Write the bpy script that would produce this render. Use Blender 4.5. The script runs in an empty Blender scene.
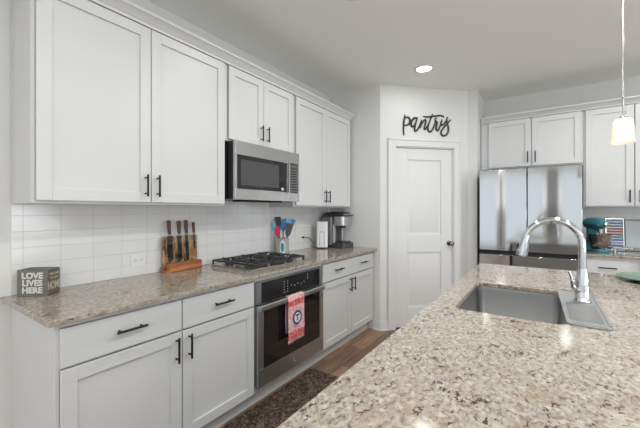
import bpy, bmesh, math, random
from mathutils import Vector, Matrix
random.seed(7)
S = bpy.context.scene
C = S.collection
PI = math.pi

# ------------------------------------------------------------------ camera, world, lights, exposure
CF, CX, CY, CH = 329.0, 320.0, 210.3, 1.351
TH = math.atan(225/329.0)
cam = bpy.data.objects.new('camera', bpy.data.cameras.new('camera'))
C.objects.link(cam)
cam.location = (0, 0, CH)
cam.rotation_euler = (PI/2, 0, TH)
cam.data.sensor_width = 36
cam.data.lens = CF/640*36
cam.data.shift_y = -(214-CY)/640
cam.data.clip_start = 0.02
S.camera = cam
S.view_settings.view_transform = 'Standard'
S.view_settings.look = 'None'
S.view_settings.gamma = 1
S.view_settings.use_curve_mapping = False
S.view_settings.exposure = 0.44

w = bpy.data.worlds.new('daylight'); S.world = w; w.use_nodes = True
w.node_tree.nodes['Background'].inputs[0].default_value = (0.85, 0.93, 1.0, 1)
w.node_tree.nodes['Background'].inputs[1].default_value = 1.15

def area(name, loc, rot, sx, sy, power, col=(1, 0.98, 0.95)):
    l = bpy.data.lights.new(name, 'AREA'); l.shape = 'RECTANGLE'; l.size = sx; l.size_y = sy
    l.energy = power; l.color = col
    o = bpy.data.objects.new(name, l); C.objects.link(o); o.location = loc; o.rotation_euler = rot
    return o
# added area lights at unseen windows, tilted up to brighten the ceiling
RX, RY = 5.0, -4.2            # right wall and rear wall of the room
REAR_WIN = [(-1.68, 0.78), (-0.555, 1.07), (0.72, 0.66), (2.2, 1.2), (3.9, 1.2)]          # (centre x, width) of added rear windows, spaced for the fridge's reflected bands
SIDE_WIN = [(-2.7, 1.3), (-0.7, 1.3), (1.6, 2.2)]            # (centre y, width) of added unseen windows in the right wall
WZ0, WZ1 = 0.12, 2.5
for x, ww in REAR_WIN:
    area('window_daylight', (x, RY-0.12, (WZ0+WZ1)/2), (PI/2+1.2, 0, PI), ww, WZ1-WZ0, 24*ww, (0.94, 0.97, 1.0))
for y, ww in SIDE_WIN:
    area('window_daylight', (RX+0.12, y, (WZ0+WZ1)/2), (PI/2+1.2, 0, PI/2), ww, WZ1-WZ0, 34*ww, (0.94, 0.97, 1.0))

# ------------------------------------------------------------------ materials
def mat(name, col, rough=0.5, metal=0.0, **kw):
    m = bpy.data.materials.new(name); m.use_nodes = True
    b = m.node_tree.nodes['Principled BSDF']
    b.inputs['Base Color'].default_value = (*col, 1)
    b.inputs['Roughness'].default_value = rough
    b.inputs['Metallic'].default_value = metal
    for k, v in kw.items():
        b.inputs[k].default_value = v
    return m
def nt(m): return m.node_tree, m.node_tree.nodes['Principled BSDF']
def node(t, typ, **kw):
    n = t.nodes.new(typ)
    for k, v in kw.items():
        if k in n.inputs: n.inputs[k].default_value = v
        else: setattr(n, k, v)
    return n
def coords(t, scale=(1, 1, 1), rot=(0, 0, 0), loc=(0, 0, 0)):
    tc = node(t, 'ShaderNodeTexCoord'); mp = node(t, 'ShaderNodeMapping')
    mp.inputs['Scale'].default_value = scale; mp.inputs['Rotation'].default_value = rot; mp.inputs['Location'].default_value = loc
    t.links.new(tc.outputs['Object'], mp.inputs[0]); return mp.outputs[0]
def ramp(t, fac, stops, interp='LINEAR'):
    r = node(t, 'ShaderNodeValToRGB'); r.color_ramp.interpolation = interp
    e = r.color_ramp.elements
    while len(e) < len(stops): e.new(0.5)
    for el, (p, c) in zip(e, stops):
        el.position = p; el.color = (*c, 1) if len(c) == 3 else c
    t.links.new(fac, r.inputs[0]); return r.outputs[0]
def mix(t, fac, a, b, mode='MIX'):
    n = t.nodes.new('ShaderNodeMix'); n.data_type = 'RGBA'; n.blend_type = mode
    for inp, v in ((n.inputs[0], fac), (n.inputs[6], a), (n.inputs[7], b)):
        if hasattr(v, 'links') : t.links.new(v, inp)
        elif isinstance(v, (int, float)): inp.default_value = v
        else: inp.default_value = (*v, 1)
    return n.outputs[2]
def bump(t, b, h, strength=0.2, dist=0.01):
    n = node(t, 'ShaderNodeBump'); n.inputs['Strength'].default_value = strength; n.inputs['Distance'].default_value = dist
    t.links.new(h, n.inputs['Height']); t.links.new(n.outputs[0], b.inputs['Normal'])

M_white = mat('cabinet_white_paint', (0.63, 0.635, 0.635), 0.38)
M_trim = mat('trim_white_paint', (0.70, 0.70, 0.695), 0.4)
M_wall = mat('wall_grey_paint', (0.70, 0.70, 0.685), 0.85)
t, b = nt(M_wall); n_ = node(t, 'ShaderNodeTexNoise', Scale=180.0); t.links.new(coords(t), n_.inputs['Vector']); bump(t, b, n_.outputs[0], 0.08, 0.003)
M_wall_rear = mat('rear_wall_reflection_dark', (0.20, 0.20, 0.19), 0.8)  # unseen rear wall darkened to put contrast into the fridge reflections
M_ceil = mat('ceiling_paint', (0.90, 0.91, 0.885), 0.9)
M_black = mat('matte_black_metal', (0.018, 0.018, 0.02), 0.35, 0.6)
M_blackpl = mat('black_plastic', (0.02, 0.021, 0.023), 0.35)
M_dark = mat('dark_void', (0.012, 0.012, 0.012), 0.7)
M_iron = mat('cast_iron', (0.035, 0.035, 0.037), 0.5)
M_chrome = mat('chrome', (0.60, 0.61, 0.63), 0.07, 1.0)
M_glassblk = mat('black_oven_glass', (0.012, 0.012, 0.013), 0.05)
M_mwglass = mat('microwave_window_glass', (0.06, 0.063, 0.062), 0.12)
M_plate = mat('outlet_white_plastic', (0.74, 0.74, 0.73), 0.3)
M_grey = mat('grey_silicone', (0.23, 0.235, 0.235), 0.3)
M_led = mat('display_text', (0.55, 0.58, 0.62), 0.4)

def steel(name, col, rough, sx, sz, st=0.05):
    m = mat(name, col, rough, 1.0); t, b = nt(m)
    n = node(t, 'ShaderNodeTexNoise', Scale=1.0, Detail=3.0)
    t.links.new(coords(t, (sx, sx, sz)), n.inputs['Vector'])
    bump(t, b, n.outputs[0], st, 0.02)
    return m
M_ovensteel = steel('oven_stainless', (0.52, 0.55, 0.565), 0.33, 2, 60, 0.006)
M_steel = steel('brushed_stainless', (0.52, 0.515, 0.50), 0.24, 2, 60, 0.006)
M_fridge = steel('fridge_stainless', (0.45, 0.45, 0.445), 0.07, 5, 0.25, 0.004)
t, b = nt(M_fridge); b.inputs['Anisotropic'].default_value = 0.9; b.inputs['Anisotropic Rotation'].default_value = 0.25
tg = node(t, 'ShaderNodeTangent', direction_type='RADIAL', axis='Z'); t.links.new(tg.outputs[0], b.inputs['Tangent'])
M_sink = steel('sink_stainless', (0.37, 0.37, 0.365), 0.34, 20, 3, 0.02)

M_granite = mat('speckled_granite', (0.5, 0.45, 0.4), 0.11)
t, b = nt(M_granite)
v = coords(t, (1.0, 1.0, 1.0), (0, 0, 0.5)); v2 = coords(t, (1.35, 0.8, 1.2), (0, 0, 0.75))
n1 = node(t, 'ShaderNodeTexNoise', Scale=66.0, Detail=5.0, Roughness=0.62, Distortion=0.6); t.links.new(v2, n1.inputs['Vector'])
base = ramp(t, n1.outputs[0], [(0.30, (0.16, 0.115, 0.085)), (0.40, (0.27, 0.21, 0.165)), (0.48, (0.38, 0.325, 0.265)), (0.58, (0.47, 0.425, 0.36)), (0.70, (0.56, 0.525, 0.465))])
n2 = node(t, 'ShaderNodeTexNoise', Scale=34.0, Detail=4.0, Distortion=0.5); t.links.new(v, n2.inputs['Vector'])
g = ramp(t, n2.outputs[0], [(0.50, (0, 0, 0)), (0.62, (1, 1, 1))])
base = mix(t, g, base, mix(t, 0.45, base, (0.33, 0.315, 0.295)))
n5 = node(t, 'ShaderNodeTexNoise', Scale=11.0, Detail=5.0); t.links.new(v, n5.inputs['Vector'])
g = ramp(t, n5.outputs[0], [(0.50, (0, 0, 0)), (0.66, (1, 1, 1))])
base = mix(t, g, base, mix(t, 0.40, base, (0.30, 0.20, 0.125)))
n3 = node(t, 'ShaderNodeTexNoise', Scale=62.0, Detail=3.0, Distortion=0.8); t.links.new(v2, n3.inputs['Vector'])
n6 = node(t, 'ShaderNodeTexNoise', Scale=15.0, Detail=1.0); t.links.new(v, n6.inputs['Vector'])
ad = node(t, 'ShaderNodeMath', operation='MULTIPLY_ADD'); ad.inputs[1].default_value = 0.45
t.links.new(n6.outputs[0], ad.inputs[0]); t.links.new(n3.outputs[0], ad.inputs[2])
d = ramp(t, ad.outputs[0], [(0.545, (1, 1, 1)), (0.60, (0, 0, 0))])
base = mix(t, d, base, (0.085, 0.05, 0.038))
n4 = node(t, 'ShaderNodeTexNoise', Scale=48.0, Detail=2.0); t.links.new(v, n4.inputs['Vector'])
d = ramp(t, n4.outputs[0], [(0.56, (0, 0, 0)), (0.72, (1, 1, 1))])
base = mix(t, d, base, (0.54, 0.51, 0.455))
base = mix(t, 1.0, base, (0.89, 0.885, 0.87), 'MULTIPLY')
t.links.new(base, b.inputs['Base Color'])

def tile_mat(name, rot, loc):
    m = mat(name, (0.7, 0.7, 0.7), 0.12); t, b = nt(m)
    br = node(t, 'ShaderNodeTexBrick', offset=0.0, squash=1.0)
    sp_ = node(t, 'ShaderNodeSeparateXYZ'); t.links.new(coords(t), sp_.inputs[0]); cb = node(t, 'ShaderNodeCombineXYZ')
    for i_, (src, sh) in enumerate(((rot, loc[0]), ('Z', loc[1]))):
        ad = node(t, 'ShaderNodeMath', operation='ADD'); ad.inputs[1].default_value = sh
        t.links.new(sp_.outputs[src], ad.inputs[0]); t.links.new(ad.outputs[0], cb.inputs[i_])
    t.links.new(cb.outputs[0], br.inputs['Vector'])
    for k, q in (('Color1', (0.74, 0.74, 0.735)), ('Color2', (0.72, 0.72, 0.715)), ('Mortar', (0.60, 0.60, 0.59))):
        br.inputs[k].default_value = (*q, 1)
    br.inputs['Scale'].default_value = 1.0; br.inputs['Mortar Size'].default_value = 0.0016
    br.inputs['Mortar Smooth'].default_value = 0.2
    br.inputs['Brick Width'].default_value = 0.1585; br.inputs['Row Height'].default_value = 0.0825
    t.links.new(br.outputs['Color'], b.inputs['Base Color'])
    inv = node(t, 'ShaderNodeMath', operation='SUBTRACT'); inv.inputs[0].default_value = 1.0
    t.links.new(br.outputs['Fac'], inv.inputs[1]); bump(t, b, inv.outputs[0], 0.5, 0.002)
    return m

M_floor = mat('wood_plank_floor', (0.3, 0.18, 0.1), 0.38)
t, b = nt(M_floor)
br = node(t, 'ShaderNodeTexBrick', offset=0.37, squash=1.0)
t.links.new(coords(t, (1, 1, 1), (0, 0, PI/2)), br.inputs['Vector'])
for k, q in (('Color1', (0.42, 0.26, 0.165)), ('Color2', (0.19, 0.115, 0.075)), ('Mortar', (0.04, 0.025, 0.02))):
    br.inputs[k].default_value = (*q, 1)
br.inputs['Scale'].default_value = 1.0; br.inputs['Mortar Size'].default_value = 0.002
br.inputs['Brick Width'].default_value = 1.1; br.inputs['Row Height'].default_value = 0.15
gr = node(t, 'ShaderNodeTexNoise', Scale=1.0, Detail=6.0, Distortion=0.5); t.links.new(coords(t, (60, 4, 1)), gr.inputs['Vector'])
gc = ramp(t, gr.outputs[0], [(0.3, (0.45, 0.45, 0.45)), (0.7, (1.25, 1.2, 1.15))])
t.links.new(mix(t, 1.0, br.outputs['Color'], gc, 'MULTIPLY'), b.inputs['Base Color'])

M_rug = mat('dark_brown_rug_pile', (0.05, 0.03, 0.02), 0.85)
t, b = nt(M_rug)
n = node(t, 'ShaderNodeTexNoise', Scale=42.0, Detail=5.0, Distortion=1.2); t.links.new(coords(t), n.inputs['Vector'])
t.links.new(ramp(t, n.outputs[0], [(0.38, (0.014, 0.010, 0.008)), (0.50, (0.05, 0.032, 0.024)), (0.62, (0.19, 0.12, 0.08))]), b.inputs['Base Color'])
bump(t, b, n.outputs[0], 0.6, 0.006)

def wood(name, c1, c2, scale=(30, 3, 30), rough=0.4):
    m = mat(name, c1, rough); t, b = nt(m)
    n = node(t, 'ShaderNodeTexNoise', Scale=1.0, Detail=5.0, Distortion=1.0); t.links.new(coords(t, scale), n.inputs['Vector'])
    t.links.new(ramp(t, n.outputs[0], [(0.32, c1), (0.68, c2)]), b.inputs['Base Color'])
    return m
M_wood_base = wood('acacia_base_wood', (0.22, 0.07, 0.025), (0.50, 0.19, 0.07))
M_wood_board = mat('acacia_board_wood', (0.5, 0.3, 0.15), 0.45)
t, b = nt(M_wood_board)
n = node(t, 'ShaderNodeTexNoise', Scale=1.0, Detail=3.0, Distortion=1.5); t.links.new(coords(t, (5, 16, 5)), n.inputs['Vector'])
t.links.new(ramp(t, n.outputs[0], [(0.40, (0.06, 0.025, 0.015)), (0.46, (0.36, 0.15, 0.05)), (0.53, (0.70, 0.45, 0.20)), (0.64, (0.42, 0.17, 0.05))]), b.inputs['Base Color'])
M_wood_handle = wood('dark_wood_handle', (0.05, 0.02, 0.014), (0.14, 0.06, 0.04), (90, 90, 10))
M_blade = mat('dark_knife_blade', (0.03, 0.032, 0.036), 0.25, 0.8)
M_wood_sign = wood('grey_washed_wood', (0.125, 0.122, 0.118), (0.17, 0.165, 0.16), (10, 10, 60), 0.7)
M_wood_sign2 = wood('brown_washed_wood', (0.10, 0.085, 0.07), (0.16, 0.135, 0.11), (10, 10, 60), 0.7)
M_letters = mat('off_white_lettering', (0.62, 0.61, 0.58), 0.7)
M_letters2 = mat('tan_lettering', (0.45, 0.41, 0.34), 0.7)
M_teal = mat('teal_enamel', (0.055, 0.23, 0.27), 0.15, 0.0)
M_acrylic = mat('clear_acrylic', (0.95, 0.97, 0.97), 0.03, 0.0, IOR=1.45); M_acrylic.node_tree.nodes['Principled BSDF'].inputs['Transmission Weight'].default_value = 1.0
M_emit = mat('lamp_lens', (1, 1, 1), 0.5); b = nt(M_emit)[1]; b.inputs['Emission Color'].default_value = (1, 0.97, 0.9, 1); b.inputs['Emission Strength'].default_value = 2.0
M_shade = mat('frosted_glass_shade', (0.62, 0.57, 0.48), 0.45); b = nt(M_shade)[1]
b.inputs['Transmission Weight'].default_value = 0.25; b.inputs['Emission Color'].default_value = (1, 0.90, 0.76, 1); b.inputs['Emission Strength'].default_value = 0.22
M_bulb = mat('warm_bulb', (1, 0.9, 0.7), 0.5); b = nt(M_bulb)[1]; b.inputs['Emission Color'].default_value = (1, 0.86, 0.62, 1); b.inputs['Emission Strength'].default_value = 3

# ------------------------------------------------------------------ mesh helpers
def BM(): return bmesh.new()
def fin(bm_tmp, bm, M=None):
    if M is not None: bm_tmp.transform(M)
    me = bpy.data.meshes.new('tmp'); bm_tmp.to_mesh(me); bm_tmp.free(); bm.from_mesh(me); bpy.data.meshes.remove(me)
    return bm
def box(bm, x0, x1, y0, y1, z0, z1, M=None):
    vs = [Vector((x, y, z)) for x in (x0, x1) for y in (y0, y1) for z in (z0, z1)]
    if M is not None: vs = [M @ v for v in vs]
    v = [bm.verts.new(q) for q in vs]
    for f in ((0, 1, 3, 2), (4, 6, 7, 5), (0, 4, 5, 1), (2, 3, 7, 6), (0, 2, 6, 4), (1, 5, 7, 3)):
        bm.faces.new([v[i] for i in f])
    return bm
def lathe(bm, prof, M=None, n=32, cap=True):
    rings = []
    for r, z in prof:
        ring = []
        for i in range(n):
            a = 2*PI*i/n; p = Vector((r*math.cos(a), r*math.sin(a), z))
            ring.append(bm.verts.new(M @ p if M is not None else p))
        rings.append(ring)
    for a, c in zip(rings, rings[1:]):
        for i in range(n): bm.faces.new((a[i], a[(i+1) % n], c[(i+1) % n], c[i]))
    if cap:
        bm.faces.new(rings[0][::-1]); bm.faces.new(rings[-1])
    return bm
def tube(bm, pts, r, n=12, M=None, flat=1.0):
    pts = [Vector(p) for p in pts]; rr = r if isinstance(r, (list, tuple)) else [r]*len(pts)
    t0 = (pts[1]-pts[0]).normalized(); up = Vector((0, 0, 1)) if abs(t0.z) < 0.9 else Vector((0, 1, 0))
    u = t0.cross(up).normalized(); rings = []
    for i, p in enumerate(pts):
        tg = (pts[min(i+1, len(pts)-1)]-pts[max(i-1, 0)]).normalized()
        u = (u - tg*u.dot(tg)).normalized(); v = tg.cross(u)
        ring = []
        for k in range(n):
            a = 2*PI*k/n; q = p + (u*math.cos(a) + v*math.sin(a)*flat)*rr[i]
            ring.append(bm.verts.new(M @ q if M is not None else q))
        rings.append(ring)
    for a, c in zip(rings, rings[1:]):
        for i in range(n): bm.faces.new((a[i], a[(i+1) % n], c[(i+1) % n], c[i]))
    bm.faces.new(rings[0][::-1]); bm.faces.new(rings[-1])
    return bm
def prism(bm, pts, z0, z1, M=None):
    lo = [bm.verts.new((M @ Vector((x, y, z0))) if M is not None else (x, y, z0)) for x, y in pts]
    hi = [bm.verts.new((M @ Vector((x, y, z1))) if M is not None else (x, y, z1)) for x, y in pts]
    bm.faces.new(lo[::-1]); bm.faces.new(hi)
    for i in range(len(pts)):
        j = (i+1) % len(pts); bm.faces.new((lo[i], lo[j], hi[j], hi[i]))
    return bm
def rrect(x0, y0, x1, y1, r, n=5):
    o = []
    for cx, cy, a0 in ((x1-r, y1-r, 0), (x0+r, y1-r, 90), (x0+r, y0+r, 180), (x1-r, y0+r, 270)):
        for i in range(n+1):
            a = math.radians(a0+90*i/n); o.append((cx+r*math.cos(a), cy+r*math.sin(a)))
    return o
def smooth_path(pts, n=6):
    pts = [Vector(p) for p in pts]; P = [pts[0]]+pts+[pts[-1]]; o = []
    for i in range(1, len(P)-2):
        a, b_, c, d_ = P[i-1:i+3]
        for k in range(n):
            s = k/n; o.append(0.5*((2*b_)+(c-a)*s+(2*a-5*b_+4*c-d_)*s*s+(3*b_-a-3*c+d_)*s**3))
    o.append(pts[-1]); return o
def root_matrix(p):
    M = Matrix.Identity(4)
    while p is not None:
        M = Matrix.LocRotScale(p.location, p.rotation_euler, p.scale) @ M; p = p.parent
    return M
def obj(name, bm, m, parent=None, bev=0.0, world=False, loc=None, segs=2, sub=0, solid=0):
    if world and parent is not None: bm.transform(root_matrix(parent).inverted())
    if parent is None:
        if loc is None:
            xs = [v.co for v in bm.verts]
            loc = Vector(((min(v.x for v in xs)+max(v.x for v in xs))/2, (min(v.y for v in xs)+max(v.y for v in xs))/2, min(v.z for v in xs)))
        bm.transform(Matrix.Translation(-Vector(loc)))
    bmesh.ops.recalc_face_normals(bm, faces=bm.faces)
    me = bpy.data.meshes.new(name); bm.to_mesh(me); bm.free()
    me.materials.append(m)
    for p in me.polygons: p.use_smooth = True
    me.set_sharp_from_angle(angle=math.radians(38))
    o = bpy.data.objects.new(name, me); C.objects.link(o)
    if parent is not None: o.parent = parent
    else: o.location = loc
    if bev:
        md = o.modifiers.new('bevel', 'BEVEL'); md.width = bev; md.segments = segs; md.limit_method = 'ANGLE'; md.angle_limit = math.radians(45)
    if sub:
        md = o.modifiers.new('subsurf', 'SUBSURF'); md.levels = sub; md.render_levels = sub
    return o
def thing(name, label, cat, loc=(0, 0, 0), rotz=0, group=None):
    o = bpy.data.objects.new(name, None); C.objects.link(o); o.empty_display_size = 0.05
    o.location = loc; o.rotation_euler = (0, 0, rotz); o['label'] = label; o['category'] = cat
    if group: o['group'] = group
    return o
def tag(o, label, cat, group=None):
    o['label'] = label; o['category'] = cat
    if group: o['group'] = group
    return o
def struct(name, bm, m, parent=None, bev=0, label=None):
    o = obj(name, bm, m, parent, bev, world=True)
    if parent is None: o['kind'] = 'structure'
    if label: o['label'] = label
    return o
def text(bm, s, size, M, ext=0.001, off=0.0, spacing=1.0):
    c = bpy.data.curves.new('txt', 'FONT'); c.body = s; c.size = size; c.extrude = ext; c.offset = off; c.align_x = 'CENTER'; c.space_character = spacing
    c.resolution_u = 3
    o = bpy.data.objects.new('txt', c); C.objects.link(o)
    bpy.context.view_layer.update()
    me = bpy.data.meshes.new_from_object(o.evaluated_get(bpy.context.evaluated_depsgraph_get()))
    me.transform(M); bm.from_mesh(me)
    bpy.data.meshes.remove(me); bpy.data.objects.remove(o); bpy.data.curves.remove(c)
    return bm
def frame(o, a):
    """matrix whose columns are (a, up, a x up): local x runs along the face, y up, z out of it"""
    a = Vector(a).normalized(); up = Vector((0, 0, 1)); n = a.cross(up)
    m = Matrix((a, up, n)).transposed().to_4x4(); m.translation = Vector(o); return m
def ray_diag(u, v, k=4.957):
    r = (u-CX)/CF; s, c = math.sin(TH), math.cos(TH)
    d = Vector((r*c-s, r*s+c, -(v-CY)/CF)); return d*(k/(d.y-d.x)) + Vector((0, 0, CH))

# ------------------------------------------------------------------ the room
W = -2.211; CEIL = 2.765; RET = 3.43; FAR = 4.75; DX0 = -1.527; SX0, SX1, SY = -0.757, -0.652, 4.20
UF, BF, CE = W+0.33, W+0.61, W+0.65
CT = 0.925; TK = 0.023                     # counter top height and thickness

struct('floor', box(BM(), W-0.12, RX+0.12, RY-0.12, FAR+0.12, -0.1, 0), M_floor)
struct('ceiling', box(BM(), W-0.12, RX+0.12, RY-0.12, FAR+0.12, CEIL, CEIL+0.1), M_ceil)
struct('wall_left', box(BM(), W-0.12, W, RY-0.12, FAR+0.12, 0, CEIL), M_wall)
struct('wall_far', box(BM(), W, RX+0.12, FAR, FAR+0.12, 0, CEIL), M_wall)
struct('wall_return', box(BM(), W, DX0, RET, RET+0.1, 0, CEIL), M_wall)
def wall_with_holes(name, axis, pos, a0, a1, holes):
    bm = BM(); t0, t1 = (pos-0.12, pos) if pos < 0 else (pos, pos+0.12)
    def bx(p, q, z0, z1):
        if axis == 'y': box(bm, p, q, t0, t1, z0, z1)
        else: box(bm, t0, t1, p, q, z0, z1)
    bx(a0, a1, 0, WZ0); bx(a0, a1, WZ1, CEIL); c = a0
    for m_, ww in holes:
        bx(c, m_-ww/2, WZ0, WZ1); c = m_+ww/2
    bx(c, a1, WZ0, WZ1)
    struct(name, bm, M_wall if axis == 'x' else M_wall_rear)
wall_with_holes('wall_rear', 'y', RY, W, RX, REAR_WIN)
wall_with_holes('wall_right', 'x', RX, RY, FAR, SIDE_WIN)
k = 0
for axis, lst, pos in (('y', REAR_WIN, RY), ('x', SIDE_WIN, RX)):
    for m_, ww in lst:
        k += 1; bm = BM()
        def bx(p, q, z0, z1, e=0.0):
            i = 0.02 if pos > 0 else -0.02
            lo, hi = sorted((pos-i, pos+i*2))
            if axis == 'y': box(bm, p, q, lo, hi, z0, z1)
            else: box(bm, lo, hi, p, q, z0, z1)
        a0, a1 = m_-ww/2, m_+ww/2
        for p, q, z0, z1 in ((a0-.07, a0+.03, WZ0-.07, WZ1+.07), (a1-.03, a1+.07, WZ0-.07, WZ1+.07), (a0, a1, WZ0-.07, WZ0+.03), (a0, a1, WZ1-.03, WZ1+.07), (a0, a1, WZ0+0.02, WZ0+0.03)):
            bx(p, q, z0, z1)
        struct('window_%d' % k, bm, M_trim)  # frames of the added openings behind and beside the camera

# diagonal pantry wall with its door opening
DM = frame((DX0, RET, 0), (1, 1, 0))      # local x runs along the wall, y up, z out into the kitchen
r2 = math.sqrt(2)
L = (SX0-DX0)*r2
d0, d1, dh = (-1.402-DX0)*r2, (-0.886-DX0)*r2, 2.078
bm = BM()
box(bm, 0, d0, 0, CEIL, -0.1, 0, DM); box(bm, d1, L, 0, CEIL, -0.1, 0, DM); box(bm, d0, d1, dh, CEIL, -0.1, 0, DM)
struct('wall_pantry', bm, M_wall)
struct('wall_stub', box(BM(), SX0, SX1, SY, FAR, 0, CEIL), M_wall)
cw = 0.088
bm = BM()
for x0, x1, y0, y1 in ((d0-cw, d0, 0, dh+cw), (d1, d1+cw, 0, dh+cw), (d0, d1, dh, dh+cw)):
    box(bm, x0, x1, y0, y1, 0.0, 0.016, DM)
for x0, x1, y0, y1 in ((d0-cw, d0-cw+.02, 0, dh+cw), (d1+cw-.02, d1+cw, 0, dh+cw), (d0-cw, d1+cw, dh+cw-.02, dh+cw)):
    box(bm, x0, x1, y0, y1, 0.014, 0.024, DM)
for x0, x1, y0, y1 in ((d0, d0+.012, 0, dh), (d1-.012, d1, 0, dh), (d0, d1, dh-.012, dh)):
    box(bm, x0, x1, y0, y1, -0.1, 0.002, DM)
struct('trim_1', bm, M_trim, bev=0.002, label='white casing around the pantry door')

# pantry door
dr = thing('door_1', 'white two-panel pantry door', 'door', DM @ Vector(((d0+d1)/2, 0, -0.03)), 0); dr['kind'] = 'structure'
del dr['category']
def panel_door(bm, x0, x1, y0, y1, panels, z0, z1, M, rec=0.009, lip=0.026):
    xs = sorted({x0, x1, *[p for q in panels for p in q[:2]]}); ys = sorted({y0, y1, *[p for q in panels for p in q[2:]]})
    box(bm, x0, x1, y0, y1, z0, z1-rec-0.002, M)
    px0, px1 = panels[0][:2]
    box(bm, x0, px0, y0, y1, z0+.002, z1, M); box(bm, px1, x1, y0, y1, z0+.002, z1, M)
    c = y0
    for p in sorted(panels, key=lambda q: q[2]):
        box(bm, px0, px1, c, p[2], z0+.002, z1, M); c = p[3]
        # sloped raised field
        a0, a1, b0, b1 = p; zo = z1-rec-0.002
        o = [(a0+lip, b0+lip), (a1-lip, b0+lip), (a1-lip, b1-lip), (a0+lip, b1-lip)]
        i = [(a0+lip*1.8, b0+lip*1.8), (a1-lip*1.8, b0+lip*1.8), (a1-lip*1.8, b1-lip*1.8), (a0+lip*1.8, b1-lip*1.8)]
        vo = [bm.verts.new(M @ Vector((x, y, zo))) for x, y in o]; vi = [bm.verts.new(M @ Vector((x, y, zo+rec*0.7))) for x, y in i]
        for k in range(4): bm.faces.new((vo[k], vo[(k+1) % 4], vi[(k+1) % 4], vi[k]))
        bm.faces.new(vi)
    box(bm, px0, px1, c, y1, z0+.002, z1, M)
pa0, pa1 = (-1.288-DX0)*r2, (-0.995-DX0)*r2
bm = BM(); panel_door(bm, d0+.015, d1-.015, 0.018, dh-.015, [(pa0, pa1, 0.24, 0.865), (pa0, pa1, 1.075, 1.93)], -0.045, -0.012, DM)
slab = obj('door_slab', bm, M_trim, dr, 0.003, world=True)
bm = BM(); kx = (-0.922-DX0)*r2
lathe(bm, [(0.03, -0.012), (0.03, -0.006), (0.012, -0.002), (0.011, 0.022), (0.022, 0.032), (0.027, 0.045), (0.022, 0.056), (0.008, 0.06)], DM @ Matrix.Translation((kx, 0.965, 0)), 24)
obj('door_knob', bm, mat('dark_nickel', (0.22, 0.21, 0.2), 0.2, 1.0), dr, world=True)
for hz in (0.25, 1.12, 1.85):
    bm = BM(); tube(bm, [DM @ Vector((d0+.010, hz-.045, -0.006)), DM @ Vector((d0+.010, hz+.045, -0.006))], 0.006)
    obj('hinge', bm, M_trim, dr, world=True)

# baseboards
def baseboard(name, p, a, x0, x1):
    F = frame(p, a); bm = BM()
    box(bm, x0, x1, 0, 0.095, 0, 0.014, F); box(bm, x0, x1, 0.095, 0.115, 0, 0.009, F); box(bm, x0, x1, 0, 0.02, 0.012, 0.024, F)
    struct(name, bm, M_trim, bev=0.002)
baseboard('baseboard_return', (W, RET, 0), (1, 0, 0), 0.60, DX0-W+0.008)
baseboard('baseboard_pantry', (DX0, RET, 0), (1, 1, 0), 0, d0-cw)
baseboard('baseboard_stub', (SX0, SY, 0), (1, 0, 0), 0.01, SX1-SX0)
baseboard('baseboard_left', (W, RY, 0), (0, 1, 0), 0.02, 0.47-RY)
baseboard('baseboard_rear', (RX, RY, 0), (-1, 0, 0), 0.02, RX-W-0.03)
baseboard('baseboard_right', (RX, FAR, 0), (0, -1, 0), 0.7, FAR-RY-0.03)

# backsplashes
Y0 = 0.487
struct('wall_backsplash', box(BM(), W, W+0.009, Y0, RET-0.001, CT+0.001, 1.44), tile_mat('left_wall_tile', 'Y', ((Y0+RET-.001)/2-0.531+1.585, CT+0.001-0.9935+0.825)), label='white stacked tile backsplash along the left wall')
# ------------------------------------------------------------------ cabinets
def shaker(bm, x0, x1, y0, y1, z, M, rail=0.058, t_=0.02):
    box(bm, x0, x1, y0, y1, z, z+t_-0.011, M)
    box(bm, x0, x0+rail, y0, y1, z+.001, z+t_, M); box(bm, x1-rail, x1, y0, y1, z+.001, z+t_, M)
    box(bm, x0+rail, x1-rail, y0, y0+rail, z+.001, z+t_, M); box(bm, x0+rail, x1-rail, y1-rail, y1, z+.001, z+t_, M)
def pull(parent, M, cx, cy, length, vertical, z):
    bm = BM(); h = length/2; q = h*0.72
    if vertical:
        tube(bm, [(cx, cy-h, z+.03), (cx, cy+h, z+.03)], 0.0058, 12, M)
        for s in (-1, 1): tube(bm, [(cx, cy+s*q, z-.001), (cx, cy+s*q, z+.03)], 0.0045, 8, M)
    else:
        tube(bm, [(cx-h, cy, z+.03), (cx+h, cy, z+.03)], 0.0058, 12, M)
        for s in (-1, 1): tube(bm, [(cx+s*q, cy, z-.001), (cx+s*q, cy, z+.03)], 0.0045, 8, M)
    return obj('handle', bm, M_black, parent, world=True)
def cab_door(root, F, x0, x1, y0, y1, z, hx, hy, hl=0.125, hv=True, rail=0.058):
    bm = BM(); shaker(bm, x0, x1, y0, y1, z, F, rail); d_ = obj('door', bm, M_white, root, 0.0015, world=True)
    pull(d_, F, hx, hy, hl, hv, z+0.02); return d_
def cab_drawer(root, F, x0, x1, y0, y1, z, hl=0.135):
    bm = BM(); box(bm, x0, x1, y0, y1, z, z+0.02, F); d_ = obj('drawer', bm, M_white, root, 0.0025, world=True)
    pull(d_, F, (x0+x1)/2, (y0+y1)/2+0.008, hl, False, z+0.02); return d_
LF = frame((W, 0, 0), (0, 1, 0))          # left wall: local x = world y, y = up, z = out from wall
FFm = frame((0, FAR, 0), (1, 0, 0))       # far wall: local x = world x, z = out from wall
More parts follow.
